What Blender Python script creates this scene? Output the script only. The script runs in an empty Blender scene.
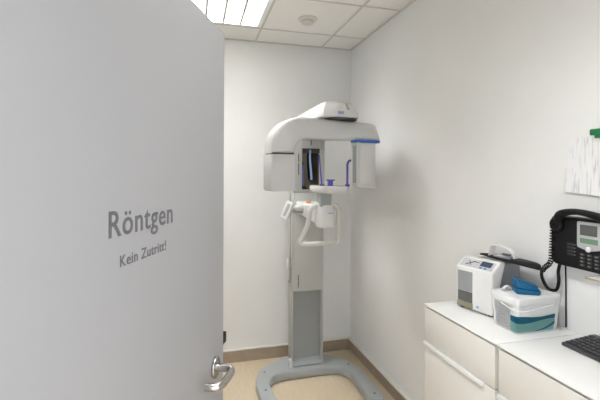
import bpy, bmesh, math, random
from mathutils import Vector, Matrix
random.seed(4)
S = bpy.context.scene
COL = S.collection
PI = math.pi
R = math.radians

# ------------------------------------------------------------ materials
def mat(name, col, rough=0.5, metal=0.0, var=0.03, scale=8.0, bump=0.0, bscale=200.0, spec=0.5, emit=None, alpha=None, trans=0.0, coat=0.0):
    m = bpy.data.materials.new(name); m.use_nodes = True
    nt = m.node_tree; b = nt.nodes['Principled BSDF']
    tc = nt.nodes.new('ShaderNodeTexCoord')
    n = nt.nodes.new('ShaderNodeTexNoise'); n.inputs['Scale'].default_value = scale; n.inputs['Detail'].default_value = 3
    nt.links.new(tc.outputs['Object'], n.inputs['Vector'])
    r = nt.nodes.new('ShaderNodeValToRGB')
    lo = tuple(max(0, c*(1-var)) for c in col); hi = tuple(min(1, c*(1+var)) for c in col)
    r.color_ramp.elements[0].position = .3; r.color_ramp.elements[1].position = .7
    r.color_ramp.elements[0].color = (*lo, 1); r.color_ramp.elements[1].color = (*hi, 1)
    nt.links.new(n.outputs['Fac'], r.inputs['Fac'])
    nt.links.new(r.outputs['Color'], b.inputs['Base Color'])
    b.inputs['Roughness'].default_value = rough; b.inputs['Metallic'].default_value = metal
    b.inputs['Specular IOR Level'].default_value = spec
    b.inputs['Transmission Weight'].default_value = trans
    b.inputs['Coat Weight'].default_value = coat
    if bump:
        n2 = nt.nodes.new('ShaderNodeTexNoise'); n2.inputs['Scale'].default_value = bscale
        nt.links.new(tc.outputs['Object'], n2.inputs['Vector'])
        bp = nt.nodes.new('ShaderNodeBump'); bp.inputs['Strength'].default_value = bump; bp.inputs['Distance'].default_value = .002
        nt.links.new(n2.outputs['Fac'], bp.inputs['Height']); nt.links.new(bp.outputs['Normal'], b.inputs['Normal'])
    if emit:
        b.inputs['Emission Color'].default_value = (*emit[0], 1); b.inputs['Emission Strength'].default_value = emit[1]
    if alpha is not None: b.inputs['Alpha'].default_value = alpha
    return m

def floor_mat():
    m = mat('beige vinyl floor', (.50, .395, .255), .45, var=.07, scale=3, bump=.05)
    nt = m.node_tree; b = nt.nodes['Principled BSDF']
    tc = nt.nodes.new('ShaderNodeTexCoord'); mp = nt.nodes.new('ShaderNodeMapping'); mp.inputs['Scale'].default_value = (16, 3, 1)
    n = nt.nodes.new('ShaderNodeTexNoise'); n.inputs['Scale'].default_value = 3; n.inputs['Detail'].default_value = 8
    nt.links.new(tc.outputs['Object'], mp.inputs['Vector']); nt.links.new(mp.outputs['Vector'], n.inputs['Vector'])
    r = nt.nodes.new('ShaderNodeValToRGB')
    r.color_ramp.elements[0].position = .32; r.color_ramp.elements[1].position = .68
    r.color_ramp.elements[0].color = (.585, .485, .345, 1); r.color_ramp.elements[1].color = (.635, .53, .385, 1)
    nt.links.new(n.outputs['Fac'], r.inputs['Fac']); nt.links.new(r.outputs['Color'], b.inputs['Base Color'])
    return m

def wave_mat(name, base, ink, scale, dist, thr, rough=.4, axis='Z', vec_scale=(1, 1, 1)):
    m = mat(name, base, rough)
    nt = m.node_tree; b = nt.nodes['Principled BSDF']
    tc = nt.nodes.new('ShaderNodeTexCoord'); mp = nt.nodes.new('ShaderNodeMapping'); mp.inputs['Scale'].default_value = vec_scale
    w = nt.nodes.new('ShaderNodeTexWave'); w.bands_direction = axis; w.inputs['Scale'].default_value = scale; w.inputs['Distortion'].default_value = dist
    nt.links.new(tc.outputs['Object'], mp.inputs['Vector']); nt.links.new(mp.outputs['Vector'], w.inputs['Vector'])
    r = nt.nodes.new('ShaderNodeValToRGB'); r.color_ramp.elements[0].position = thr; r.color_ramp.elements[1].position = min(1, thr+.15)
    r.color_ramp.elements[0].color = (*base, 1); r.color_ramp.elements[1].color = (*ink, 1)
    nt.links.new(w.outputs['Fac'], r.inputs['Fac']); nt.links.new(r.outputs['Color'], b.inputs['Base Color'])
    return m

M = {}
M['wall'] = mat('white wall paint', (.86, .862, .858), .75, var=.012, scale=3, bump=.25, bscale=160)
M['ceil'] = mat('mineral ceiling tile', (.90, .885, .85), .9, var=.03, scale=120, bump=.3, bscale=300)
M['tbar'] = mat('ceiling grid metal', (.66, .64, .59), .5)
M['floor'] = floor_mat()
M['skirt'] = mat('brown vinyl skirting', (.38, .31, .235), .5, var=.08, scale=14)
M['skirt_top'] = mat('pale skirting lip', (.84, .82, .77), .45)
M['door'] = mat('light grey door laminate', (.315, .315, .32), .42, var=.012, scale=2)
M['louvre'] = mat('grey louvre metal', (.70, .70, .69), .5)
M['blade'] = mat('satin louvre blades', (.55, .55, .54), .5)
M['ink'] = mat('grey lettering film', (.11, .11, .115), .5)
M['steel'] = mat('brushed stainless steel', (.46, .445, .42), .25, metal=1, bump=.05)
M['black'] = mat('black plastic', (.008, .008, .009), .5, spec=.25)
M['dark'] = mat('dark grey plastic', (.035, .035, .038), .45)
M['lamp'] = mat('lamp diffuser', (.9, .9, .9), .5, emit=((1, .99, .97), 31.0))
M['lampwhite'] = mat('white lamp sheet metal', (.85, .85, .84), .4)
M['xwhite'] = mat('warm white machine shell', (.60, .605, .60), .35, var=.01, coat=.2)
M['xcap'] = mat('white gloss machine hood', (.68, .68, .665), .25, var=.01, coat=.3)
M['xcolumn'] = mat('pale grey column paint', (.50, .502, .487), .4, var=.012)
M['xgrey'] = mat('blue grey aluminium', (.32, .34, .34), .42, var=.02)
M['xbase'] = mat('grey base paint', (.35, .375, .38), .38, var=.03, bump=.1)
M['xdark'] = mat('dark joint gap', (.05, .048, .045), .6)
M['mirror'] = mat('dark mirror glass', (.10, .09, .07), .06, metal=1, var=.0)
M['blue'] = mat('royal blue plastic', (.03, .13, .50), .35)
M['violet'] = mat('violet blue plastic', (.09, .09, .42), .35)
M['paleblue'] = mat('pale blue plastic', (.25, .36, .62), .35)
M['orange'] = mat('orange button plastic', (.75, .22, .02), .4)
M['cab'] = mat('white gloss cabinet front', (.74, .72, .68), .16, var=.006, coat=.4)
M['cabtop'] = mat('white cabinet top', (.82, .82, .81), .4, var=.006)
M['handle'] = mat('pale satin metal', (.82, .82, .81), .35, metal=.1)
M['devwhite'] = mat('white device shell', (.80, .80, .79), .38, var=.01)
M['devgrey'] = mat('grey device cover', (.30, .31, .33), .35)
M['devpanel'] = mat('silver control panel', (.50, .51, .53), .35)
M['smoke'] = mat('smoky plastic window', (.30, .31, .32), .15, var=.05, scale=20)
M['smokedark'] = mat('dark smoky plastic', (.13, .13, .125), .15, var=.1, scale=20)
M['olive'] = mat('olive drawer plastic', (.27, .26, .18), .3)
M['lcd'] = mat('blue dark display', (.05, .075, .12), .2)
M['bucket'] = mat('translucent white bucket plastic', (.78, .79, .79), .35, var=.02, scale=12)
M['labelgrey'] = wave_mat('printed white label', (.80, .81, .82), (.22, .23, .25), 75, 20, .83)
M['teal'] = mat('teal label print', (.008, .20, .31), .35, var=.1)
M['aqua'] = mat('aqua label print', (.28, .58, .57), .35, var=.1)
M['cap'] = mat('blue bucket cap plastic', (.002, .112, .255), .38, var=.08)
M['tissue'] = mat('white tissue', (.85, .85, .84), .8)
M['silver'] = mat('silver phone panel', (.48, .49, .51), .35)
M['screen'] = mat('grey lcd', (.10, .105, .10), .2)
M['green_lcd'] = mat('green lcd strip', (.16, .27, .18), .25)
M['key'] = mat('pale key print', (.30, .30, .31), .4)
M['green'] = mat('green plastic clip', (.008, .19, .065), .35)
M['paper'] = mat('printed paper', (.88, .885, .895), .8)
def paper_print(m):
    nt = m.node_tree; b = nt.nodes['Principled BSDF']; r = b.inputs['Base Color'].links[0].from_node
    n = r.inputs['Fac'].links[0].from_node; tc = n.inputs['Vector'].links[0].from_node
    mp = nt.nodes.new('ShaderNodeMapping'); mp.inputs['Scale'].default_value = (1, 26, 3.2)
    nt.links.new(tc.outputs['Object'], mp.inputs['Vector']); nt.links.new(mp.outputs['Vector'], n.inputs['Vector'])
    n.inputs['Scale'].default_value = 4; n.inputs['Detail'].default_value = 5
    r.color_ramp.elements[0].position = .52; r.color_ramp.elements[0].color = (.88, .885, .895, 1)
    r.color_ramp.elements[1].position = .70; r.color_ramp.elements[1].color = (.62, .62, .64, 1)
paper_print(M['paper'])
M['paperplain'] = mat('plain paper', (.76, .76, .74), .8)
M['tan'] = mat('tan edge banding', (.42, .34, .22), .5)
M['keybase'] = mat('charcoal keyboard plastic', (.055, .057, .064), .4)
M['keycap'] = mat('charcoal keycaps', (.030, .031, .036), .45)
M['detector'] = mat('white detector plastic', (.70, .68, .62), .4)

# ------------------------------------------------------------ mesh helpers
def new(): return bmesh.new()
def merge(dst, src, mx=None):
    if mx is not None: bmesh.ops.transform(src, matrix=mx, verts=src.verts)
    me = bpy.data.meshes.new('tmp'); src.to_mesh(me); src.free()
    dst.from_mesh(me); bpy.data.meshes.remove(me)
    return dst
def box(x0, x1, y0, y1, z0, z1, bev=0, seg=2, mx=None, dst=None):
    b = new(); bmesh.ops.create_cube(b, size=1)
    for v in b.verts:
        v.co = Vector(((x0+x1)/2+v.co.x*(x1-x0), (y0+y1)/2+v.co.y*(y1-y0), (z0+z1)/2+v.co.z*(z1-z0)))
    if bev: bmesh.ops.bevel(b, geom=list(b.edges), offset=bev, segments=seg, profile=.5, affect='EDGES')
    if mx is not None: bmesh.ops.transform(b, matrix=mx, verts=b.verts)
    if dst is not None: return merge(dst, b)
    return b
def prism(poly, h0, h1, f, bev=0, seg=3, dst=None, vertical_bev=True):
    """poly of (a,b); f(a,b,h)->Vector"""
    b = new()
    lo = [b.verts.new(f(a, c, h0)) for a, c in poly]; hi = [b.verts.new(f(a, c, h1)) for a, c in poly]
    n = len(poly)
    caps = [b.faces.new(lo[::-1]), b.faces.new(hi)]
    for i in range(n): b.faces.new((lo[i], lo[(i+1) % n], hi[(i+1) % n], hi[i]))
    bmesh.ops.recalc_face_normals(b, faces=b.faces)
    if bev:
        es = [e for c in caps for e in c.edges]
        bmesh.ops.bevel(b, geom=es, offset=bev, segments=seg, profile=.5, affect='EDGES')
    if dst is not None: return merge(dst, b)
    return b
XY = lambda a, c, h: Vector((a, c, h))
def rounded(pts, rads, n=6):
    """polygon with rounded corners"""
    out = []; N = len(pts)
    for i in range(N):
        p = Vector(pts[i]); a = Vector(pts[i-1]); c = Vector(pts[(i+1) % N]); r = rads[i] if isinstance(rads, (list, tuple)) else rads
        d1 = (a-p).normalized(); d2 = (c-p).normalized()
        ang = d1.angle(d2)
        if r <= 0 or ang > PI-.02: out.append(tuple(p)); continue
        t = min(r/math.tan(ang/2), (a-p).length*.49, (c-p).length*.49); s = p+d1*t; e = p+d2*t
        for k in range(n+1):
            u = k/n; q = (1-u)**2*s+2*u*(1-u)*p+u*u*e; out.append(tuple(q))
    return out
def spline(pts, n=8, closed=False):
    P = [Vector(p) for p in pts]; out = []
    N = len(P)
    rng = range(N if closed else N-1)
    for i in rng:
        if closed: a, b, c, d = P[i-1], P[i], P[(i+1) % N], P[(i+2) % N]
        else: a, b, c, d = P[max(i-1, 0)], P[i], P[i+1], P[min(i+2, N-1)]
        for k in range(n):
            t = k/n
            out.append(.5*((2*b)+(c-a)*t+(2*a-5*b+4*c-d)*t*t+(3*b-a-3*c+d)*t**3))
    if not closed: out.append(P[-1])
    return out
def tube(pts, r, seg=10, closed=False, dst=None, flat=1.0, up=None):
    b = new(); P = [Vector(p) for p in pts]; N = len(P); rings = []
    prev = None
    for i in range(N):
        if closed: t = (P[(i+1) % N]-P[i-1]).normalized()
        else: t = (P[min(i+1, N-1)]-P[max(i-1, 0)]).normalized()
        if prev is None:
            ref = Vector(up) if up else (Vector((0, 0, 1)) if abs(t.z) < .9 else Vector((1, 0, 0)))
        else: ref = prev
        x = (ref-t*ref.dot(t)).normalized(); y = t.cross(x); prev = x
        rr = r[i] if isinstance(r, (list, tuple)) else r
        rings.append([b.verts.new(P[i]+x*rr*flat*math.cos(2*PI*k/seg)+y*rr*math.sin(2*PI*k/seg)) for k in range(seg)])
    for i in range(N if closed else N-1):
        A, B = rings[i], rings[(i+1) % N]
        for k in range(seg): b.faces.new((A[k], A[(k+1) % seg], B[(k+1) % seg], B[k]))
    if not closed: b.faces.new(rings[0][::-1]); b.faces.new(rings[-1])
    bmesh.ops.recalc_face_normals(b, faces=b.faces)
    if dst is not None: return merge(dst, b)
    return b
def lathe(prof, seg=32, mx=None, dst=None):
    b = new(); rings = []
    for (r, z) in prof:
        rings.append([b.verts.new((r*math.cos(2*PI*k/seg), r*math.sin(2*PI*k/seg), z)) for k in range(seg)] if r > 1e-6 else [b.verts.new((0, 0, z))])
    for A, B in zip(rings, rings[1:]):
        for k in range(seg):
            a0, a1 = A[k % len(A)], A[(k+1) % len(A)]; b0, b1 = B[k % len(B)], B[(k+1) % len(B)]
            vs = []
            for v in (a0, a1, b1, b0):
                if v not in vs: vs.append(v)
            if len(vs) > 2: b.faces.new(vs)
    for ring in (rings[0], rings[-1]):
        if len(ring) > 1: b.faces.new(ring)
    bmesh.ops.recalc_face_normals(b, faces=b.faces)
    if mx is not None: bmesh.ops.transform(b, matrix=mx, verts=b.verts)
    if dst is not None: return merge(dst, b)
    return b
def loft(rings, dst=None):
    b = new(); L = [[b.verts.new(Vector(p)) for p in ring] for ring in rings]; n = len(L[0])
    for A, B in zip(L, L[1:]):
        for k in range(n): b.faces.new((A[k], A[(k+1) % n], B[(k+1) % n], B[k]))
    b.faces.new(L[0][::-1]); b.faces.new(L[-1])
    bmesh.ops.recalc_face_normals(b, faces=b.faces)
    if dst is not None: return merge(dst, b)
    return b
def frame(ex, ey, ez, o):
    m = Matrix.Identity(4)
    for i in range(3): m[i][0] = ex[i]; m[i][1] = ey[i]; m[i][2] = ez[i]; m[i][3] = o[i]
    return m

ORG = {}
def obj(name, bm, material, parent=None, smooth=True, loc=None, label=None, ang=32):
    """vertices are given in world space; the object's origin goes to its parent's origin, or to the middle of its base"""
    bmesh.ops.recalc_face_normals(bm, faces=bm.faces)
    if parent is not None: o0 = ORG[parent.name]
    elif loc is not None: o0 = Vector(loc)
    else:
        xs = [v.co for v in bm.verts]
        o0 = Vector(((min(c.x for c in xs)+max(c.x for c in xs))/2, (min(c.y for c in xs)+max(c.y for c in xs))/2, min(c.z for c in xs)))
    bmesh.ops.translate(bm, vec=-o0, verts=bm.verts)
    me = bpy.data.meshes.new(name); bm.to_mesh(me); bm.free()
    if smooth:
        for p in me.polygons: p.use_smooth = True
        me.set_sharp_from_angle(angle=R(ang))
    me.materials.append(material)
    o = bpy.data.objects.new(name, me); COL.objects.link(o); ORG[o.name] = o0
    if parent is not None: o.parent = parent
    else: o.location = o0
    if label: o['label'] = label
    return o
def tag(o, label, cat, group=None):
    o['label'] = label; o['category'] = cat
    if group: o['group'] = group
    return o
def thing(name, loc, label, cat, group=None):
    o = bpy.data.objects.new(name, None); COL.objects.link(o); o.location = loc; o.empty_display_size = .1
    ORG[o.name] = Vector(loc); return tag(o, label, cat, group)
def struct(name, bm, m, parent=None, label=None, cat=None):
    o = obj(name, bm, m, parent, loc=(0, 0, 0) if parent is None else None)
    if parent is None:
        o['kind'] = 'structure'
        if label: o['label'] = label
        if cat: o['category'] = cat
    return o
def text_bm(body, width, cap, weight):
    cu = bpy.data.curves.new('txt', 'FONT'); cu.body = body; cu.size = 1; cu.offset = weight; cu.space_character = 1.08; cu.resolution_u = 4
    to = bpy.data.objects.new('txt', cu); COL.objects.link(to)
    dg = bpy.context.evaluated_depsgraph_get(); dg.update()
    me = bpy.data.meshes.new_from_object(to.evaluated_get(dg))
    b = new(); b.from_mesh(me)
    bpy.data.objects.remove(to); bpy.data.curves.remove(cu); bpy.data.meshes.remove(me)
    xs = [v.co.x for v in b.verts]; x0, x1 = min(xs), max(xs)
    capu = .729
    for v in b.verts: v.co = Vector(((v.co.x-x0)/(x1-x0)*width, v.co.y/capu*cap, 0))
    g = bmesh.ops.extrude_face_region(b, geom=list(b.faces))
    for v in g['geom']:
        if isinstance(v, bmesh.types.BMVert): v.co.z += .0006
    return b

# ------------------------------------------------------------ room
XR, XL, YB, YF, H = 1.405, -.95, 3.44, .37, 2.75
T = .12
struct('floor', box(XL-T, XR+T, -1.6, YB+T, -.1, 0), M['floor'], label='beige wood-grain vinyl floor', cat='floor')
LX0, LX1, LYS = -.074, .502, (2.530, .730)
b = box(XL-T, LX0, YF-T, YB+T, H, H+.1); box(LX1, XR+T, YF-T, YB+T, H, H+.1, dst=b)
box(LX0, LX1, LYS[0]+.576, YB+T, H, H+.1, dst=b); box(LX0, LX1, LYS[1]+.576, LYS[0], H, H+.1, dst=b); box(LX0, LX1, YF-T, LYS[1], H, H+.1, dst=b)
struct('ceiling', b, M['ceil'], label='white suspended tile ceiling', cat='ceiling')
struct('wall_back', box(XL-T, XR+T, YB, YB+T, 0, H), M['wall'], label='white wall behind the x-ray machine', cat='wall')
struct('wall_right', box(XR, XR+T, YF-T, YB, 0, H), M['wall'], label='white wall with the telephone and cabinets', cat='wall')
struct('wall_left', box(XL-T, XL, YF-T, YB, 0, H), M['wall'], label='white wall hidden behind the open door', cat='wall')
DX0, DX1, DH = -.27, .63, 2.02
b = box(XL, DX0, YF-T, YF, 0, H); box(DX1, XR, YF-T, YF, 0, H, dst=b); box(DX0, DX1, YF-T, YF, DH, H, dst=b)
struct('wall_front', b, M['wall'], label='white wall with the doorway', cat='wall')
# T-bar grid of the suspended ceiling and the wall angle around it
b = new(); w = .0075
for x in (1.114, .514, -.086, -.686): box(x-w, x+w, YF, YB, H-.004, H+.002, dst=b)
for y in (3.12, 2.52, 1.92, 1.32, .72): box(XL, XR, y-w, y+w, H-.0036, H+.002, dst=b)
struct('trim_1', b, M['tbar'], label='ceiling grid bars', cat='trim')
b = box(XL, XR, YB-.02, YB, H-.006, H+.001); box(XR-.02, XR, YF, YB-.02, H-.006, H+.001, dst=b); box(XL, XL+.02, YF, YB-.02, H-.006, H+.001, dst=b)
struct('trim_2', b, M['tbar'], label='edge angle around the ceiling', cat='trim')
def skirt(name, x0, x1, y0, y1, lx0, lx1, ly0, ly1, lab):
    o = struct(name, box(x0, x1, y0, y1, 0, .098), M['skirt'], label=lab, cat='baseboard')
    obj('top_lip', box(lx0, lx1, ly0, ly1, .097, .112, .002), M['skirt_top'], o)
skirt('baseboard_back', XL, XR, YB-.010, YB, XL, XR, YB-.012, YB, 'brown skirting along the back wall')
skirt('baseboard_right', XR-.010, XR, YF, YB-.010, XR-.028, XR, YF, YB-.012, 'brown skirting with pale lip along the right wall')
skirt('baseboard_left', XL, XL+.010, YF, YB-.010, XL, XL+.012, YF, YB-.012, 'brown skirting along the left wall')
# door frame
b = box(DX0-.06, DX0, YF-T-.012, YF+.002, 0, DH+.06); box(DX1, DX1+.06, YF-T-.012, YF+.002, 0, DH+.06, dst=b); box(DX0, DX1, YF-T-.012, YF+.002, DH, DH+.06, dst=b)
struct('trim_3', b, M['door'], label='grey door frame', cat='trim')

# ------------------------------------------------------------ door leaf
a = R(23.0)
td = Vector((math.sin(a), math.cos(a), 0)); nd = Vector((math.cos(a), -math.sin(a), 0)); zd = Vector((0, 0, 1))
FE = Vector((.0847, 1.158, 0))                       # free edge of the visible face
HG = FE-td*.865
DM = frame(td, zd, nd, HG)                           # local x = along leaf, y = up, z = out of visible face
door = obj('door_1', box(0, .865, .006, 2.0, -.041, 0, .0015, 1, mx=DM), M['door'], loc=tuple(HG))
door['kind'] = 'structure'; door['label'] = 'light grey open door lettered Röntgen Kein Zutritt!'; door['category'] = 'door'
def onto(b, s, h, z=.0002): return merge(new(), b, DM @ Matrix.Translation((s, h, z)))
obj('title_lettering', onto(text_bm('Röntgen', .214, .043, .009), .865-.5356, 1.5015), M['ink'], door, label='large dark grey lettering Röntgen')
obj('notice_lettering', onto(text_bm('Kein Zutritt!', .155, .0195, .004), .865-.5055, 1.4505), M['ink'], door, label='small dark grey lettering Kein Zutritt!')
obj('lock_plate', box(.8652, .8668, .945, 1.140, -.031, -.009, mx=DM), M['steel'], door, label='steel lock plate on the door edge')
obj('latch', box(.866, .902, 1.109, 1.139, -.022, -.003, .002, mx=DM), M['black'], door, label='black latch on the door edge')
sp, hh = .865-.073, 1.085
hd = obj('door_handle', tube(
    [DM @ Vector(p) for p in spline([(sp, hh, .004), (sp, hh, .034), (sp-.004, hh, .046), (sp-.016, hh-.001, .052), (sp-.045, hh-.002, .052), (sp-.074, hh-.002, .050), (sp-.089, hh-.002, .043), (sp-.095, hh-.002, .031), (sp-.0955, hh-.002, .013)], 6)],
    .0098, 16), M['steel'], door, label='brushed steel U-shaped lever')
pl = [(sp+.026*math.cos(2*PI*k/28), hh+.028*math.sin(2*PI*k/28)) for k in range(28)]
obj('handle_rosette', prism(pl, 0, .008, lambda x, y, h: DM @ Vector((x, y, h)), .002, 2), M['steel'], hd)
b = new()
for z in (.2, 1.0, 1.8): tube([DM @ Vector((-.006, z-.045, -.004)), DM @ Vector((-.006, z+.045, -.004))], .007, dst=b)
obj('hinge', b, M['steel'], door)

# ------------------------------------------------------------ ceiling lamps
def lamp(name, x0, y0, label):
    x1, y1 = x0+.576, y0+.576
    t = thing(name, ((x0+x1)/2, (y0+y1)/2, H-.008), label, 'ceiling lamp', 'louvred ceiling lamps')
    fr = .03; zt = H+.062
    b = box(x0, x1, y0, y0+fr, H-.004, H+.002); box(x0, x1, y1-fr, y1, H-.004, H+.002, dst=b)
    box(x0, x0+fr, y0+fr, y1-fr, H-.004, H+.002, dst=b); box(x1-fr, x1, y0+fr, y1-fr, H-.004, H+.002, dst=b)
    obj('frame', b, M['lampwhite'], t)
    b = box(x0, x1, y0, y1, zt, zt+.006)
    box(x0, x1, y0, y0+.004, H+.002, zt, dst=b); box(x0, x1, y1-.004, y1, H+.002, zt, dst=b); box(x0, x0+.004, y0, y1, H+.002, zt, dst=b); box(x1-.004, x1, y0, y1, H+.002, zt, dst=b)
    obj('housing', b, M['lampwhite'], t)
    obj('diffuser', box(x0+fr, x1-fr, y0+fr, y1-fr, zt-.006, zt-.001), M['lamp'], t, label='glowing white lamp panel')
    b = new(); wi = (x1-x0-2*fr)
    for k in range(1, 4):
        x = x0+fr+wi*k/4; box(x-.004, x+.004, y0+fr, y1-fr, H, zt-.010, dst=b)
    for k in range(1, 12):
        y = y0+fr+wi*k/12; box(x0+fr, x1-fr, y-.001, y+.001, H+.006, zt-.012, dst=b)
    lv = obj('louvre', b, M['blade'], t)
    for k in range(1, 4):
        x = x0+fr+wi*k/4; obj('louvre_bar', box(x-.009, x+.009, y0+fr, y1-fr, H-.003, H), M['louvre'], lv, label='grey louvre bar')
lamp('ceiling_lamp', LX0, LYS[0], 'bright square louvred ceiling lamp above the door top')
lamp('ceiling_lamp', LX0, LYS[1], 'added square louvred ceiling lamp near the doorway, out of view')  # second lamp is out of view, added to brighten the room

dt = thing('smoke_detector', (.812, 2.84, H), 'round white smoke detector on a ceiling tile', 'smoke detector')
mx = Matrix.Translation((.812, 2.84, H))
obj('mounting_ring', lathe([(0, 0), (.070, 0), (.072, -.004), (.066, -.010), (.050, -.014), (0, -.014)], 36, mx), M['detector'], dt)
obj('gap_ring', lathe([(0, -.012), (.040, -.012), (.040, -.024), (0, -.024)], 32, mx), M['tbar'], dt, label='darker gap ring')
obj('sensor_head', lathe([(0, -.022), (.044, -.022), (.046, -.026), (.042, -.036), (.030, -.041), (0, -.042)], 32, mx), M['detector'], dt)

# ------------------------------------------------------------ panoramic x-ray machine
XC = .893
X = thing('panoramic_xray_machine', (XC, 3.1, 0), 'white dental panoramic x-ray machine on grey floor base', 'x-ray machine')
# base: a U open towards the room
def bf(a_, c_, h): return Vector((XC-.015+a_, c_, h))
out = [(-.42, 2.49), (-.43, 2.95), (-.36, 3.13), (-.20, 3.24), (-.15, 3.29), (.15, 3.29), (.20, 3.25), (.34, 3.14), (.40, 2.92), (.41, 2.49),
       (.300, 2.49), (.310, 2.88), (.265, 3.01), (.12, 3.02), (-.12, 3.02), (-.285, 3.01), (-.335, 2.88), (-.315, 2.49)]
rad = [.06, .30, .16, .1, .03, .03, .1, .16, .30, .06, .06, .18, .10, .2, .2, .10, .18, .06]
base = obj('base', prism(rounded(out, rad, 8), .004, .072, bf, .010, 3), M['xbase'], X, label='grey U-shaped floor base')
for (px, py) in ((-.375, 2.80), (-.34, 3.06), (.355, 2.57), (.34, 3.02)):
    obj('screw_hole', lathe([(0, .0722), (.008, .0722), (.008, .0734), (0, .0734)], 16, Matrix.Translation((XC-.015+px, py, 0))), M['xdark'], base)
obj('cable_clip', box(XC-.150, XC-.128, 3.075, 3.13, .070, .125, .006, 3), M['xcap'], base, label='white clip at the foot of the column')
# column
b = box(XC-.130, XC-.122, 3.08, 3.215, .06, 2.05, .003, 2); box(XC+.115, XC+.130, 3.08, 3.215, .06, 2.05, .005, 2, dst=b)
box(XC-.123, XC+.117, 3.15, 3.213, .06, 2.05, dst=b)
col = obj('column', b, M['xcolumn'], X)
obj('recess_panel', box(XC-.1218, XC+.1148, 3.135, 3.151, .07, .70), M['xgrey'], col, label='blue grey recessed panel at the foot of the column')
pr = [(3.134, .07), (3.070, .07), (3.068, .086), (3.134, .118)]
obj('toe_plate', prism(pr, XC-.1215, XC+.1145, lambda a_, c_, h: Vector((h, a_, c_)), 0), M['xgrey'], col)
fc = obj('front_cover', box(XC-.121, XC+.121, 3.066, 3.152, .672, 1.462, .008, 3), M['xcolumn'], col)
obj('slot', box(XC-.088, XC-.082, 3.064, 3.070, .705, .805, .001, 1), M['xdark'], fc)
# mirror housing
fr = new()
box(XC-.130, XC-.056, 3.062, 3.150, 1.467, 1.955, .008, 3, dst=fr); box(XC+.094, XC+.132, 3.062, 3.150, 1.467, 1.955, .008, 3, dst=fr)
box(XC-.058, XC+.096, 3.062, 3.142, 1.811, 1.955, dst=fr); box(XC-.058, XC+.096, 3.062, 3.142, 1.467, 1.482, dst=fr)
mf = obj('mirror_frame', fr, M['xcolumn'], X)
obj('mirror', box(XC-.057, XC+.095, 3.105, 3.112, 1.481, 1.812), M['mirror'], mf, label='dark mirror')
obj('mirror_rail', box(XC-.057, XC+.095, 3.085, 3.104, 1.775, 1.811), M['xdark'], mf)
b = box(XC-.090, XC-.084, 3.058, 3.066, 1.70, 1.765, .001, 1); box(XC-.090, XC-.084, 3.058, 3.066, 1.60, 1.69, .001, 1, dst=b)
obj('vent_slot', b, M['xdark'], mf)
obj('light_slot', box(XC+.012, XC+.018, 3.058, 3.066, 1.835, 1.88, .001, 1), M['xdark'], mf)
# overhead hood (column head carrying the rotating arm)
def hood_ring(z, sx, y0, r):
    return [Vector((p[0], p[1], z)) for p in rounded([(XC+.014-.134*sx, 3.20), (XC+.014+.158*sx, 3.20), (XC+.014+.158*sx, y0), (XC+.014-.134*sx, y0)], [.02, .02, r, r], 2)]
hood = obj('overhead_hood', loft([hood_ring(1.970, .95, 2.405, .10), hood_ring(1.976, 1.0, 2.395, .10), hood_ring(1.998, .99, 2.397, .10), hood_ring(2.056, .80, 2.430, .085), hood_ring(2.073, .70, 2.450, .075), hood_ring(2.081, .56, 2.475, .06)]), M['xcap'], X, label='glossy white hood on top', ang=26)
hr = [Vector((p[0], p[1], z)) for z in (1.962, 1.971) for p in rounded([(XC-.07, 3.18), (XC+.15, 3.18), (XC+.162, 2.41), (XC-.060, 2.41)], [.02, .02, .10, .10], 8)]
n2 = len(hr)//2
obj('joint_gap', loft([hr[:n2], hr[n2:]]), M['xdark'], hood)
obj('emblem', box(XC-.002, XC+.036, 2.391, 2.402, 1.988, 2.006, .001, 1), M['paleblue'], hood, label='small pale blue emblem')
obj('stripe', tube([(XC+.072, 2.409, 2.02), (XC+.068, 2.432, 2.055), (XC+.058, 2.468, 2.078)], [.010, .009, .005], 8, flat=.35), M['xgrey'], hood)

# rotating arm, turned about a vertical axis under the hood
ca = R(10)
eu = Vector((math.cos(ca), math.sin(ca), 0)); ev = Vector((-math.sin(ca), math.cos(ca), 0))
AC = Vector((XC, 2.55, 0))
AM = frame(eu, ev, Vector((0, 0, 1)), AC)
def af(u, z, v): return AM @ Vector((u, v, z))
prof = []
prof += [(-.450, 1.732), (-.450, 1.765)]
for k in range(1, 10):
    t = PI-k*PI/2/9; prof.append((-.235+.215*math.cos(t), 1.765+.202*math.sin(t)))
prof += [(-.10, 1.965), (.10, 1.961), (.22, 1.958), (.295, 1.954), (.320, 1.944), (.336, 1.908), (.352, 1.870), (.366, 1.838)]
prof += [(.165, 1.838), (.10, 1.834), (-.12, 1.832), (-.20, 1.832)]
for k in range(1, 8):
    t = PI/2+k*PI/2/7; prof.append((-.20+.088*math.cos(t), 1.745+.087*math.sin(t)))
prof += [(-.288, 1.732)]
arm = obj('rotating_arm', prism(prof, -.075, .075, af, .026, 5), M['xwhite'], X, label='white arched arm', ang=50)
gp = rounded([(-.445, -.07), (-.293, -.07), (-.293, .07), (-.445, .07)], .02)
obj('joint_gap', prism(gp, 1.722, 1.735, lambda u, v, z: AM @ Vector((u, v, z))), M['xdark'], arm)
tp = rounded([(-.453, -.078), (-.285, -.078), (-.285, .078), (-.453, .078)], .016)
obj('tube_head', loft([[AM @ Vector((-.369+(u+.369)*s, v*s, z)) for u, v in tp] for z, s in ((1.497, .86), (1.502, .95), (1.512, 1.0), (1.722, 1.0), (1.726, .98))]), M['xwhite'], arm, label='white boxy x-ray tube housing')
rg = rounded([(.158, -.080), (.372, -.080), (.372, .050), (.158, .010)], [.02, .06, .05, .02], 8)
obj('blue_band', prism(rg, 1.823, 1.839, lambda u, v, z: AM @ Vector((u, v, z)), .003, 2), M['blue'], arm, label='royal blue band')
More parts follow.
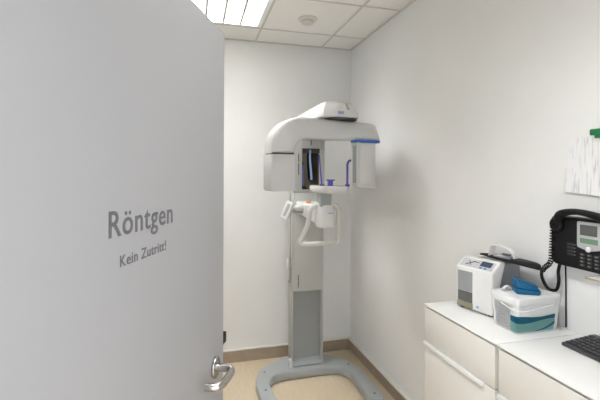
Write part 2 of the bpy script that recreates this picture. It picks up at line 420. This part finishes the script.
sg = rounded([(.166, -.072), (.336, -.072), (.336, .045), (.166, .005)], [.012, .05, .05, .02], 8)
sens = obj('sensor_housing', loft([[AM @ Vector((.245+(u-.245)*s, v*s, z+(0.02*(.34-u)/.19 if z < 1.55 else 0))) for u, v in sg] for z, s in ((1.500, .88), (1.505, .96), (1.515, 1.0), (1.815, 1.0), (1.820, .97))]), M['xwhite'], arm, label='white sensor housing under the blue band')
obj('sensor_window', box(.1645, .170, -.060, -.020, 1.545, 1.80, .001, 1, mx=AM), M['xgrey'], sens)
obj('panel', box(.190, .284, -.0755, -.068, 1.535, 1.812, .003, 2, mx=AM), M['xcap'], sens)

# patient support: carriage, handles, chin rest
b = new()
sh = [(3.07, XC-.105, 1.29, 1.39), (2.95, XC-.10, 1.29, 1.388), (2.80, XC-.085, 1.27, 1.388), (2.70, XC-.06, 1.25, 1.39), (2.655, XC-.05, 1.25, 1.39)]
loft([[Vector((x, y, z)) for x, z in rounded([(xl, z0), (2*XC-xl, z0), (2*XC-xl, z1), (xl, z1)], .02)] for y, xl, z0, z1 in sh], dst=b)
car = obj('carriage_arm', b, M['xwhite'], X)
bd = rounded([(XC-.078, 2.57), (XC+.052, 2.57), (XC+.052, 2.69), (XC-.078, 2.69)], .055, 8)
obj('handle_body', loft([[Vector((XC-.013+(x-XC+.013)*s, 2.63+(y-2.63)*s, z)) for x, y in bd] for z, s in ((1.235, .72), (1.240, .88), (1.255, .98), (1.275, 1.0), (1.375, 1.0), (1.392, .95), (1.400, .82))]), M['xcap'], car)
obj('maker_mark', box(XC-.010, XC+.025, 2.567, 2.571, 1.335, 1.343), M['paleblue'], car, label='small pale blue mark')
lp = [(XC-.04, 2.62, 1.394), (XC-.090, 2.615, 1.388), (XC-.122, 2.615, 1.362), (XC-.126, 2.63, 1.31), (XC-.130, 2.655, 1.25), (XC-.150, 2.71, 1.165), (XC-.160, 2.745, 1.125), (XC-.135, 2.752, 1.105),
      (XC-.02, 2.752, 1.103), (XC+.10, 2.752, 1.106), (XC+.128, 2.745, 1.125), (XC+.118, 2.72, 1.18), (XC+.098, 2.66, 1.27), (XC+.086, 2.62, 1.35), (XC+.066, 2.613, 1.383), (XC+.01, 2.62, 1.394)]
obj('handle_bar', tube(spline(lp, 7), .0175, 14), M['xcap'], car, label='white loop handle for the patient')
obj('release_button', lathe([(0, 0), (.020, 0), (.020, .012), (.014, .017), (0, .017)], 20, Matrix.Translation((.842, 2.90, 1.385))), M['orange'], car, label='orange button')
obj('support_post', box(XC-.064, XC+.020, 2.575, 2.66, 1.38, 1.50, .008, 3), M['xgrey'], car, label='grey post')
# chin rest tray
tr = rounded([(XC-.080, 2.50), (XC-.055, 2.455), (XC+.085, 2.455), (XC+.108, 2.50), (XC+.108, 2.60), (XC+.07, 2.655), (XC-.03, 2.66), (XC-.075, 2.72), (XC-.10, 2.72), (XC-.098, 2.68)], .02, 5)
tcx, tcy = XC, 2.56
tray = obj('chin_rest_tray', loft([[Vector((tcx+(x-tcx)*s, tcy+(y-tcy)*s, z)) for x, y in tr] for z, s in ((1.475, .80), (1.481, .90), (1.496, .98), (1.512, 1.0), (1.522, .98), (1.526, .93))]), M['xcap'], X)
b = box(XC-.034, XC+.018, 2.51, 2.55, 1.560, 1.569, .003, 2); box(XC-.024, XC+.008, 2.515, 2.545, 1.520, 1.562, .003, 2, dst=b)
obj('bite_block', b, M['violet'], tray, label='violet blue bite block')
for s, dy in ((-1, 0), (1, 1)):
    x = XC+(.102 if s > 0 else -.062)
    if s < 0: pts = [(x+.005, 2.56, 1.530), (x+.004, 2.56, 1.542), (x-.003, 2.57, 1.632), (x-.006, 2.58, 1.717), (x-.006, 2.585, 1.732)]
    else: pts = [(x, 2.50, 1.527), (x, 2.50, 1.542), (x, 2.50, 1.642), (x+.001, 2.502, 1.670), (x+.012, 2.506, 1.690), (x+.028, 2.512, 1.698)]
    b = tube(spline(pts, 5), .0072 if s > 0 else .0055, 10)
    lathe([(0, 0), (.016, 0), (.016, .014), (.012, .018), (0, .018)], 16, Matrix.Translation((pts[0][0], pts[0][1], 1.521)), dst=b)
    obj('temple_support', b, M['violet'], tray, label='violet blue temple support rod')
b = tube(spline([(XC+.012, 3.078, 1.80), (XC+.010, 3.072, 1.72), (XC+.016, 3.068, 1.64), (XC+.022, 3.066, 1.56)], 6), .009, 10, flat=.4, up=(0, 1, 0))
obj('strap', b, M['paleblue'], mf, label='pale blue strap hanging in front of the mirror')
b = tube(spline([(XC-.044, 3.08, 1.68), (XC-.050, 3.07, 1.60), (XC-.046, 3.068, 1.51)], 6), .005, 8)
obj('cord', b, M['violet'], mf, label='thin violet cord in front of the mirror')
# operator panel on the left of the carriage
pc = Vector((.668, 2.86, 1.337)); pn = Vector((-.80, -.52, .30)).normalized(); py_ = Vector((.70, .1, .80)); py_ = (py_-pn*py_.dot(pn)).normalized(); px_ = py_.cross(pn)
PM = frame(px_, py_, pn, pc)
cp = obj('control_panel', box(-.036, .036, -.068, .068, -.011, .011, .006, 3, mx=PM), M['xcap'], X, label='tilted white operator panel')
obj('display', box(-.012, .018, -.045, .05, .0105, .0122, mx=PM), M['devgrey'], cp)
b = tube([(.690, 2.88, 1.34), (.74, 2.90, 1.335), (.815, 2.92, 1.335)], [.016, .022, .026], 12)
obj('panel_bracket', b, M['xgrey'], cp)
obj('panel_socket', tube([(.73, 2.895, 1.345), (.81, 2.915, 1.352)], [.022, .036], 14), M['xwhite'], cp)
# hand switch hanging in its holder on the column side
hs = obj('hand_switch', tube(spline([(XC-.156, 3.125, .935), (XC-.160, 3.12, .90), (XC-.160, 3.12, .85), (XC-.154, 3.125, .805)], 5), [.009]*3+[.013]*5+[.014]*5+[.012]*3, 10), M['xcap'], X, label='white hand switch on the column side')
obj('holder', box(XC-.158, XC-.130, 3.115, 3.145, .85, .865, .002, 1), M['xgrey'], hs)
obj('cable_socket', box(XC-.150, XC-.130, 3.115, 3.145, .735, .755, .003, 2), M['xgrey'], X)
obj('side_groove', box(XC-.1315, XC-.1295, 3.145, 3.153, .75, 1.45), M['xdark'], col)

# ------------------------------------------------------------ cabinets
CT = 1.005
def cabinet(y0, y1, label):
    t = thing('cabinet', ((1.05+XR)/2, (y0+y1)/2, 0), label, 'cabinet', 'white gloss cabinets')
    xf = 1.04
    obj('carcass', box(xf+.021, XR-.002, y0+.003, y1-.001, .07, CT-.0065, .001, 1), M['cabtop'], t)
    obj('plinth', box(xf+.06, XR-.02, y0+.004, y1-.004, 0, .07), M['dark'], t)
    obj('top_panel', box(xf-.004, XR-.001, y0+.0015, y1, CT-.006, CT, .001, 2), M['cabtop'], t)
    for nm, z0, z1 in (('drawer', .838, CT-.014), ('drawer', .46, .832), ('drawer', .08, .454)):
        d = obj(nm, box(xf, xf+.019, y0+.012, y1-.003, z0, z1, .0015, 2), M['cab'], t)
        if z0 < .8:
            obj('handle', box(xf-.010, xf+.012, y0+.068, y1-.006, z1-.014, z1+.0035, .002, 2), M['handle'], d, label='pale metal grip strip')
cabinet(1.184, 1.645, 'white gloss cabinet under the bucket and the white device')
cabinet(.60, 1.182, 'white gloss cabinet under the keyboard, nearest the doorway')

# ------------------------------------------------------------ white device with slanted control panel
ex = Vector((.235, -.972, 0)).normalized(); ed = Vector((ex.y*-1, ex.x, 0))   # ex: along the front towards the doorway, ed: to the wall
if ed.x < 0: ed = -ed
NC = Vector((1.204, 1.399, CT))
DW, DD = .184, .196
def dv(u, d, z): return NC+ex*(u-DW)+ed*d+Vector((0, 0, z))   # u 0 far .. DW near, d depth
VM = frame(ex, ed, Vector((0, 0, 1)), NC-ex*DW)
dev = thing('film_developer', tuple(dv(DW/2, DD/2, 0)), 'small white and grey tabletop device with slanted control panel', 'dental device')
# shell: side profile (d, z) swept over the width
sprof = rounded([(0, .008), (0, .186), (.050, .224), (.085, .224), (.068, .170), (.045, .10), (.045, .008)], [.004, .010, .010, .004, .02, .02, .002], 4)
obj('front_shell', prism(sprof, 0, DW, lambda d, z, u: dv(u, d, z), .007, 3), M['devwhite'], dev, label='white front shell')
rprof = rounded([(.044, .008), (.044, .10), (.068, .170), (.086, .216), (.182, .213), (DD, .200), (DD, .008)], [.001, .02, .02, .01, .02, .03, .004], 4)
obj('rear_cover', prism(rprof, .006, DW-.006, lambda d, z, u: dv(u, d, z), .006, 3), M['devgrey'], dev, label='grey rear cover')
obj('window', box(.010, .086, -.002, .006, .082, .170, .001, 1, mx=VM), M['smoke'], dev, label='grey window')
obj('lower_window', box(.010, .086, -.002, .006, .034, .081, .001, 1, mx=VM), M['smokedark'], dev, label='dark lower window')
obj('drawer', box(.008, .088, -.004, .006, .010, .033, .002, 2, mx=VM), M['olive'], dev, label='olive drawer front')
obj('badge', box(.107, .118, -.0012, .004, .022, .031, mx=VM), M['paleblue'], dev, label='small blue badge')
sl = Vector((.050, .038)).normalized()      # slope in (d,z)
SM = frame(ex, ed*sl.x+Vector((0, 0, sl.y)), (Vector((0, 0, sl.x))-ed*sl.y), dv(0, .003, .1888))
cpn = obj('control_panel', box(.012, .172, .004, .052, -.003, .0012, mx=SM), M['devpanel'], dev, label='silver slanted control panel')
obj('display', box(.108, .160, .020, .048, .001, .0022, mx=SM), M['lcd'], cpn, label='dark display')
b = tube([SM @ Vector((.040, .014, .0016)), SM @ Vector((.078, .040, .0016))], .0016, 6); tube([SM @ Vector((.045, .040, .0016)), SM @ Vector((.066, .016, .0016))], .0016, 6, dst=b); tube([SM @ Vector((.066, .036, .0016)), SM @ Vector((.098, .036, .0016))], .0014, 6, dst=b)
obj('symbol', b, M['dark'], cpn)
for u in (.118, .140):
    obj('button', box(u-.006, u+.007, .006, .014, .001, .003, .001, 1, mx=SM), M['blue'], cpn, label='small blue button')
b = new()
for u, d in ((.02, .02), (.16, .02), (.02, .14), (.16, .14)):
    obj('foot', lathe([(0, 0), (.010, 0), (.010, .010), (0, .010)], 14, VM @ Matrix.Translation((u, d, 0))), M['dark'], dev)

# ------------------------------------------------------------ black pad with white bow handle lying across the device
pz = CT+.2245
ring = []
cx = [(1.300, 1.585), (1.316, 1.54), (1.318, 1.46), (1.318, 1.37), (1.314, 1.298), (1.310, 1.272)]
wd = [.008, .036, .044, .042, .030, .008]; hs_ = [.009, .014, .017, .022, .023, .012]
pd = new()
rings = []
for (x, y), w_, h_ in zip(cx, wd, hs_):
    rings.append([Vector((x+w_*math.cos(2*PI*k/16), y, pz+h_/2+h_/2*math.sin(2*PI*k/16))) for k in range(16)])
rows = [[r_[k] for r_ in rings] for k in range(16)]
sm = [spline(row, 5) for row in rows]
rings = [[sm[k][i] for k in range(16)] for i in range(len(sm[0]))]
pad = thing('handled_pad', (1.322, 1.45, pz), 'long flat black pad with white arched handle lying on the white device', 'pad')
obj('pad', loft(rings), M['black'], pad)
hp = [(1.300, 1.520, pz+.010), (1.300, 1.513, pz+.040), (1.300, 1.505, pz+.055), (1.302, 1.485, pz+.060), (1.306, 1.445, pz+.058), (1.310, 1.410, pz+.050), (1.313, 1.395, pz+.030), (1.314, 1.393, pz+.010)]
obj('handle', tube(spline(hp, 6), .016, 10, flat=.28, up=(0, 1, 0)), M['devwhite'], pad, label='white arched handle')
b = box(1.285, 1.335, 1.40, 1.495, pz+.008, pz+.021, .004, 2); tube([(1.30, 1.405, pz+.022), (1.33, 1.425, pz+.026), (1.32, 1.475, pz+.024)], .005, 8, dst=b)
obj('clasp', b, M['devgrey'], pad, label='grey clasp under the handle')

# ------------------------------------------------------------ bucket of wipes
bx0, bx1, by0, by1 = 1.164, 1.360, 1.228, 1.354
bt = thing('wipes_bucket', ((bx0+bx1)/2, (by0+by1)/2, CT), 'white plastic bucket with teal label and blue cap on lid', 'bucket')
def brect(g, r=.015): return rounded([(bx0-g, by0-g), (bx1+g, by0-g), (bx1+g, by1+g), (bx0-g, by1+g)], r, 6)
obj('tub', loft([[Vector((x, y, CT+z)) for x, y in brect(g)] for z, g in ((.0, -.006), (.004, -.002), (.118, .005))]), M['bucket'], bt)
lid = obj('lid', loft([[Vector((x, y, CT+z)) for x, y in brect(g, .026)] for z, g in ((.108, .006), (.110, .0095), (.132, .0105), (.1365, .009), (.1385, .004), (.1345, .000), (.1345, -.03))]), M['bucket'], bt, label='white lid with raised rim')
# printed label wraps the two visible sides, following the slight taper of the tub
def side_strip(pts, z0f, z1f, off, n=24):
    b = new(); P = pts; lo = []; hi = []
    L = [0]
    for p, q in zip(P, P[1:]): L.append(L[-1]+(Vector(q)-Vector(p)).length)
    for p, l in zip(P, L):
        t = l/L[-1]
        for zf, arr in ((z0f, lo), (z1f, hi)):
            z = zf(t); g = -.002+.007*(z-.004)/.104+off
            c = Vector(((bx0+bx1)/2, (by0+by1)/2)); v = Vector(p)
            sx = (bx1-bx0)/2; sy = (by1-by0)/2
            x = c.x+(v.x-c.x)*(sx+g)/sx; y = c.y+(v.y-c.y)*(sy+g)/sy
            arr.append(b.verts.new((x, y, CT+z)))
    for i in range(len(P)-1): b.faces.new((lo[i], lo[i+1], hi[i+1], hi[i]))
    g2 = bmesh.ops.solidify(b, geom=list(b.faces), thickness=.0004)
    return b
per = brect(0)
def densify(P, step=.006):
    out = []
    for p, q in zip(P, P[1:]):
        p, q = Vector(p), Vector(q); n = max(1, int((q-p).length/step))
        out += [tuple(p+(q-p)*k/n) for k in range(n)]
    return out+[P[-1]]
left = densify([(bx0, by1-.022), (bx0, by0+.03)])           # the side facing the room
front = densify([(bx0, by0+.03)]+per[0:7]+[(bx1-.024, by0)])
obj('printed_label', side_strip(left, lambda t: .010, lambda t: .102, .0008), M['labelgrey'], bt, smooth=False, label='white label with small grey print')
obj('teal_band', side_strip(front, lambda t: .047-.006*math.sin(t*5), lambda t: .066+.004*math.sin(t*6+1), .0010), M['teal'], bt, smooth=False, label='dark teal wave on the bucket')
obj('aqua_band', side_strip(front, lambda t: .008, lambda t: .047-.006*math.sin(t*5), .0008), M['aqua'], bt, smooth=False, label='pale aqua wave on the bucket')
ft = densify([(bx0+.085, by0), (bx1-.024, by0)])
obj('teal_swoosh', side_strip(ft, lambda t: .008+.022*t*t, lambda t: .011+.027*t*t+.004*t, .0014), M['teal'], bt, smooth=False)
hb = spline([(bx0-.009, by0+.07, CT+.103), (bx0-.010, by0+.018, CT+.094), (bx0+.012, by0-.011, CT+.090), (bx0+.08, by0-.011, CT+.094), (bx1-.03, by0-.010, CT+.106)], 8)
obj('carry_handle', tube(hb, .0022, 8), M['bucket'], bt)
# blue cap: a tilted stepped wedge standing on the lid
cc = Vector((1.268, 1.292, CT+.1345))
cm = Matrix.Translation(cc) @ Matrix.Rotation(R(-28), 4, 'Z')
def cring(z, s, dx=0, tilt=0): return [cm @ Vector((x*s+dx, y*s, z+tilt*(x*s))) for x, y in rounded([(-.046, -.036), (.046, -.036), (.046, .036), (-.046, .036)], .018, 5)]
cb = loft([cring(.0, .94), cring(.006, 1.0), cring(.016, 1.0, 0, -.08), cring(.019, .88, 0, -.10), cring(.022, .98, -.002, -.16), cring(.040, .86, -.006, -.30), cring(.048, .60, -.014, -.34)])
capo = obj('cap', cb, M['cap'], lid, label='dark blue cap', ang=25)
obj('cap_flap', box(-.040, .040, -.030, .030, .0, .006, .003, 2, mx=cm @ Matrix.Translation((-.004, .0, .040)) @ Matrix.Rotation(R(19), 4, 'Y')), M['cap'], capo)
wp = [cm @ Vector(p) for p in ((-.060, .020, .006), (-.066, .008, .018), (-.078, .004, .014), (-.085, -.004, .006))]
obj('wipe', tube(spline(wp, 5), .012, 8, flat=.4), M['tissue'], lid, label='white wipe poking out beside the cap')

# ------------------------------------------------------------ telephone on the right wall
PY0, PY1, PZ0, PZ1 = 1.000, 1.266, 1.258, 1.440
def ph(y, z, x): return Vector((XR-x, y, z))          # x = distance out from the wall
tel = thing('telephone', (XR-.03, (PY0+PY1)/2, PZ0), 'black desk telephone mounted on the right wall', 'telephone')
bp_ = rounded([(PY0, PZ0), (PY1, PZ0), (PY1, PZ1), (PY1-.02, PZ1+.006), (PY0+.02, PZ1+.006), (PY0, PZ1)], [.03, .03, .015, .01, .01, .015], 6)
obj('body', prism(bp_, .001, .046, ph, .008, 3), M['black'], tel)
for y in (PY1-.030, PY0+.030):
    obj('handset_cradle', lathe([(0, 0), (.028, 0), (.028, .010), (.022, .014), (.018, .010), (0, .008)], 24, frame(Vector((0, 1, 0)), Vector((0, 0, 1)), Vector((-1, 0, 0)), (XR-.044, y, PZ1-.028))), M['black'], tel)
hsp = spline([ph(PY1-.048, PZ1-.010, .060), ph(PY1-.055, PZ1+.008, .064), ph(PY1-.080, PZ1+.022, .068), ph((PY0+PY1)/2, PZ1+.030, .070), ph(PY0+.070, PZ1+.022, .068), ph(PY0+.035, PZ1+.008, .064), ph(PY0+.025, PZ1-.010, .060)], 6)
nr = len(hsp)
obj('handset', tube(hsp, [.011+.010*abs(2*i/(nr-1)-1)**1.2 if 2 < i < nr-3 else .016 for i in range(nr)], 14, flat=.8), M['black'], tel, ang=60)
yd0, yd1 = 1.061, 1.151
dp = rounded([(yd0, 1.342), ((yd0+yd1)/2, 1.330), (yd1, 1.342), (yd1, 1.435), (yd0, 1.435)], .006, 4)
sp_ = obj('display_panel', prism(dp, .045, .050, ph, .0015, 2), M['silver'], tel, label='silver display panel')
obj('screen', prism([(yd0+.013, 1.386), (yd1-.013, 1.386), (yd1-.013, 1.424), (yd0+.013, 1.424)], .0495, .0510, ph), M['screen'], sp_, label='dark grey screen')
obj('label_strip', prism([(yd0+.011, 1.358), (yd1-.013, 1.358), (yd1-.013, 1.376), (yd0+.011, 1.376)], .0495, .0508, ph), M['green_lcd'], sp_, label='greenish label strip')
obj('navigation_key', lathe([(0, 0), (.010, 0), (.010, .003), (.007, .005), (0, .005)], 18, frame(Vector((0, 1, 0)), Vector((0, 0, 1)), Vector((-1, 0, 0)), (XR-.0495, (yd0+yd1)/2, 1.338))), M['lampwhite'], tel, label='round white navigation key')
for i in range(4):
    for j in range(3):
        y = 1.132-.027*j; z = 1.316-.0130*i
        k = obj('key', prism(rounded([(y-.009, z-.0042), (y+.009, z-.0042), (y+.009, z+.0042), (y-.009, z+.0042)], .002, 3), .045, .0485, ph, .001, 1), M['dark'], tel)
        obj('key_mark', prism([(y-.004, z-.0012), (y+.005, z-.0012), (y+.005, z+.0014), (y-.004, z+.0014)], .0484, .0488, ph), M['key'], k)
for i in range(4):
    z = 1.345-.0125*i
    k = obj('function_key', prism([(1.165, z-.004), (1.192, z-.004), (1.192, z+.004), (1.165, z+.004)], .045, .048, ph, .001, 1), M['dark'], tel)
    obj('key_mark', prism([(1.160, z-.001), (1.164, z-.001), (1.164, z+.002), (1.160, z+.002)], .0455, .0465, ph), M['key'], k)
# coiled cord
P0, P1 = Vector((XR-.050, 1.251, 1.415)), Vector((XR-.048, 1.261, 1.270))
path = [P0+(P1-P0)*t for t in [i/20 for i in range(21)]]
low = spline([P1, Vector((XR-.048, 1.270, 1.252)), Vector((XR-.046, 1.293, 1.232)), Vector((XR-.044, 1.308, 1.212))], 6)
full = path+low[1:]
hel = []; turns = 20; NN = turns*12
Ls = [0]
for p, q in zip(full, full[1:]): Ls.append(Ls[-1]+(q-p).length)
def at(l):
    for i in range(len(full)-1):
        if Ls[i+1] >= l: break
    t = (l-Ls[i])/max(1e-9, Ls[i+1]-Ls[i]); return full[i]+(full[i+1]-full[i])*t, (full[i+1]-full[i]).normalized()
for k in range(NN+1):
    p, t = at(Ls[-1]*k/NN*.999)
    x = Vector((1, 0, 0)); x = (x-t*x.dot(t)).normalized(); y = t.cross(x); an = 2*PI*turns*k/NN
    hel.append(p+.0080*(x*math.cos(an)+y*math.sin(an)))
obj('coiled_cord', tube(hel, .0026, 6), M['black'], tel, label='black coiled handset cord', ang=80)
lo = spline([Vector((XR-.044, 1.308, 1.214)), Vector((XR-.040, 1.311, 1.19)), Vector((XR-.034, 1.298, 1.158)), Vector((XR-.028, 1.280, 1.146)), Vector((XR-.022, 1.260, 1.152)), Vector((XR-.020, 1.252, 1.185)), Vector((XR-.020, 1.254, 1.225)), Vector((XR-.024, 1.242, 1.262))], 8)
obj('cord_loop', tube(lo, .0062, 10), M['black'], tel, label='black cord looping below the phone')
cab = obj('cable', tube(spline([Vector((XR-.004, 1.238, 1.275)), Vector((XR-.0035, 1.236, 1.20)), Vector((XR-.0035, 1.235, 1.10)), Vector((XR-.0038, 1.234, 1.012))], 6), .0028, 8), M['black'])
tag(cab, 'thin black cable running straight down the wall below the telephone', 'cable')

# ------------------------------------------------------------ papers under a green clip
def sheet(y0, y1, z0, z1, x0, curl, skew=0):
    b = new(); nu, nv = 10, 8; g = []
    for i in range(nu+1):
        row = []
        for j in range(nv+1):
            t, s = i/nu, j/nv
            y = y0+(y1-y0)*t+skew*(1-s); z = z0+(z1-z0)*s-.075*(1-t)*(y1-y0)
            row.append(b.verts.new((XR-x0-curl*(1-s)**2*(.4+.6*t)-.002*math.sin(t*5), y, z)))
        g.append(row)
    for i in range(nu):
        for j in range(nv): b.faces.new((g[i][j], g[i+1][j], g[i+1][j+1], g[i][j+1]))
    e = bmesh.ops.extrude_face_region(b, geom=list(b.faces))
    bmesh.ops.translate(b, vec=(-.0004, 0, 0), verts=[v for v in e['geom'] if isinstance(v, bmesh.types.BMVert)])
    return b
tag(obj('paper_sheet', sheet(.935, 1.221, 1.538, 1.748, .0055, .006, .014), M['paper'], smooth=False), 'printed sheet clipped to the wall above the telephone, front one', 'paper', 'clipped sheets')
tag(obj('paper_sheet', sheet(.940, 1.230, 1.535, 1.745, .0006, .003, .022), M['paperplain'], smooth=False), 'plain sheet peeking out behind the printed sheet on the wall', 'paper', 'clipped sheets')
cl_ = thing('paper_clip', (XR, 1.08, 1.752), 'green plastic clip holding the paper sheets on the wall', 'clip')
obj('jaw', prism(rounded([(1.040, 1.746), (1.128, 1.746), (1.128, 1.768), (1.040, 1.768)], .004, 3), .001, .022, ph, .003, 2), M['green'], cl_)
obj('grip', prism(rounded([(1.060, 1.734), (1.108, 1.734), (1.108, 1.752), (1.060, 1.752)], .003, 3), .0135, .024, ph, .002, 2), M['green'], cl_)

# ------------------------------------------------------------ slim shelf below the phone
shf = thing('wall_shelf', (XR-.05, .93, 1.246), 'slim white shelf with tan edges below the telephone', 'shelf')
obj('board', box(1.302, XR-.0005, .78, 1.071, 1.2480, 1.2525), M['cabtop'], shf)
b = box(1.2995, 1.302, .78, 1.0735, 1.2475, 1.2530); box(1.302, XR-.0005, 1.071, 1.0735, 1.2475, 1.2530, dst=b)
obj('edge_band', b, M['tan'], shf, label='tan edge')

# ------------------------------------------------------------ keyboard
kb = thing('keyboard', (1.318, .89, CT), 'charcoal computer keyboard on the nearer cabinet', 'keyboard')
kp = [(1.240, 0), (1.394, 0), (1.394, .024), (1.375, .024), (1.240, .011)]
obj('case', prism(rounded(kp, [.003, .003, .006, .004, .004], 3), .677, 1.120, lambda x, z, y: Vector((x+.010, y, CT+.001+z)), .004, 2), M['keybase'], kb)
sl_ = (.024-.011)/(1.375-1.240)
b_rows = 6
for r_ in range(b_rows):
    x = 1.266+.0205*r_
    z = CT+.001+.011+sl_*(x-1.250)
    y = 1.110
    n = 0
    while y > .69:
        L = .0165
        if r_ == 0 and n in (3,): L = .105
        if r_ in (1, 2) and n == 0: L = .030
        obj('key', box(x-.0082, x+.0082, y-L, y, z-.001, z+.006, .002, 1), M['keycap'], kb)
        y -= L+.0025+(.007 if r_ == 5 and n in (0, 4, 8) else 0); n += 1

# ------------------------------------------------------------ light, camera, colour
w = bpy.data.worlds.new('doorway fill light'); S.world = w; w.use_nodes = True
bg = w.node_tree.nodes['Background']; bg.inputs['Color'].default_value = (.95, .97, 1, 1); bg.inputs['Strength'].default_value = 1.9  # even white fill through the open doorway, added to soften the room's shadows

cam = bpy.data.cameras.new('camera'); co = bpy.data.objects.new('camera', cam); COL.objects.link(co)
cam.sensor_width = 36; cam.lens = 24; cam.shift_y = -25.3/600; cam.clip_start = .02
co.matrix_world = Matrix.Translation((0, 0, 1.6)) @ Matrix.Rotation(-R(14.95), 4, 'Z') @ Matrix.Rotation(R(90), 4, 'X') @ Matrix.Rotation(R(.22), 4, 'Z')
S.camera = co
S.view_settings.view_transform = 'Standard'; S.view_settings.look = 'None'; S.view_settings.exposure = .66; S.view_settings.gamma = 1
S.view_settings.use_curve_mapping = False
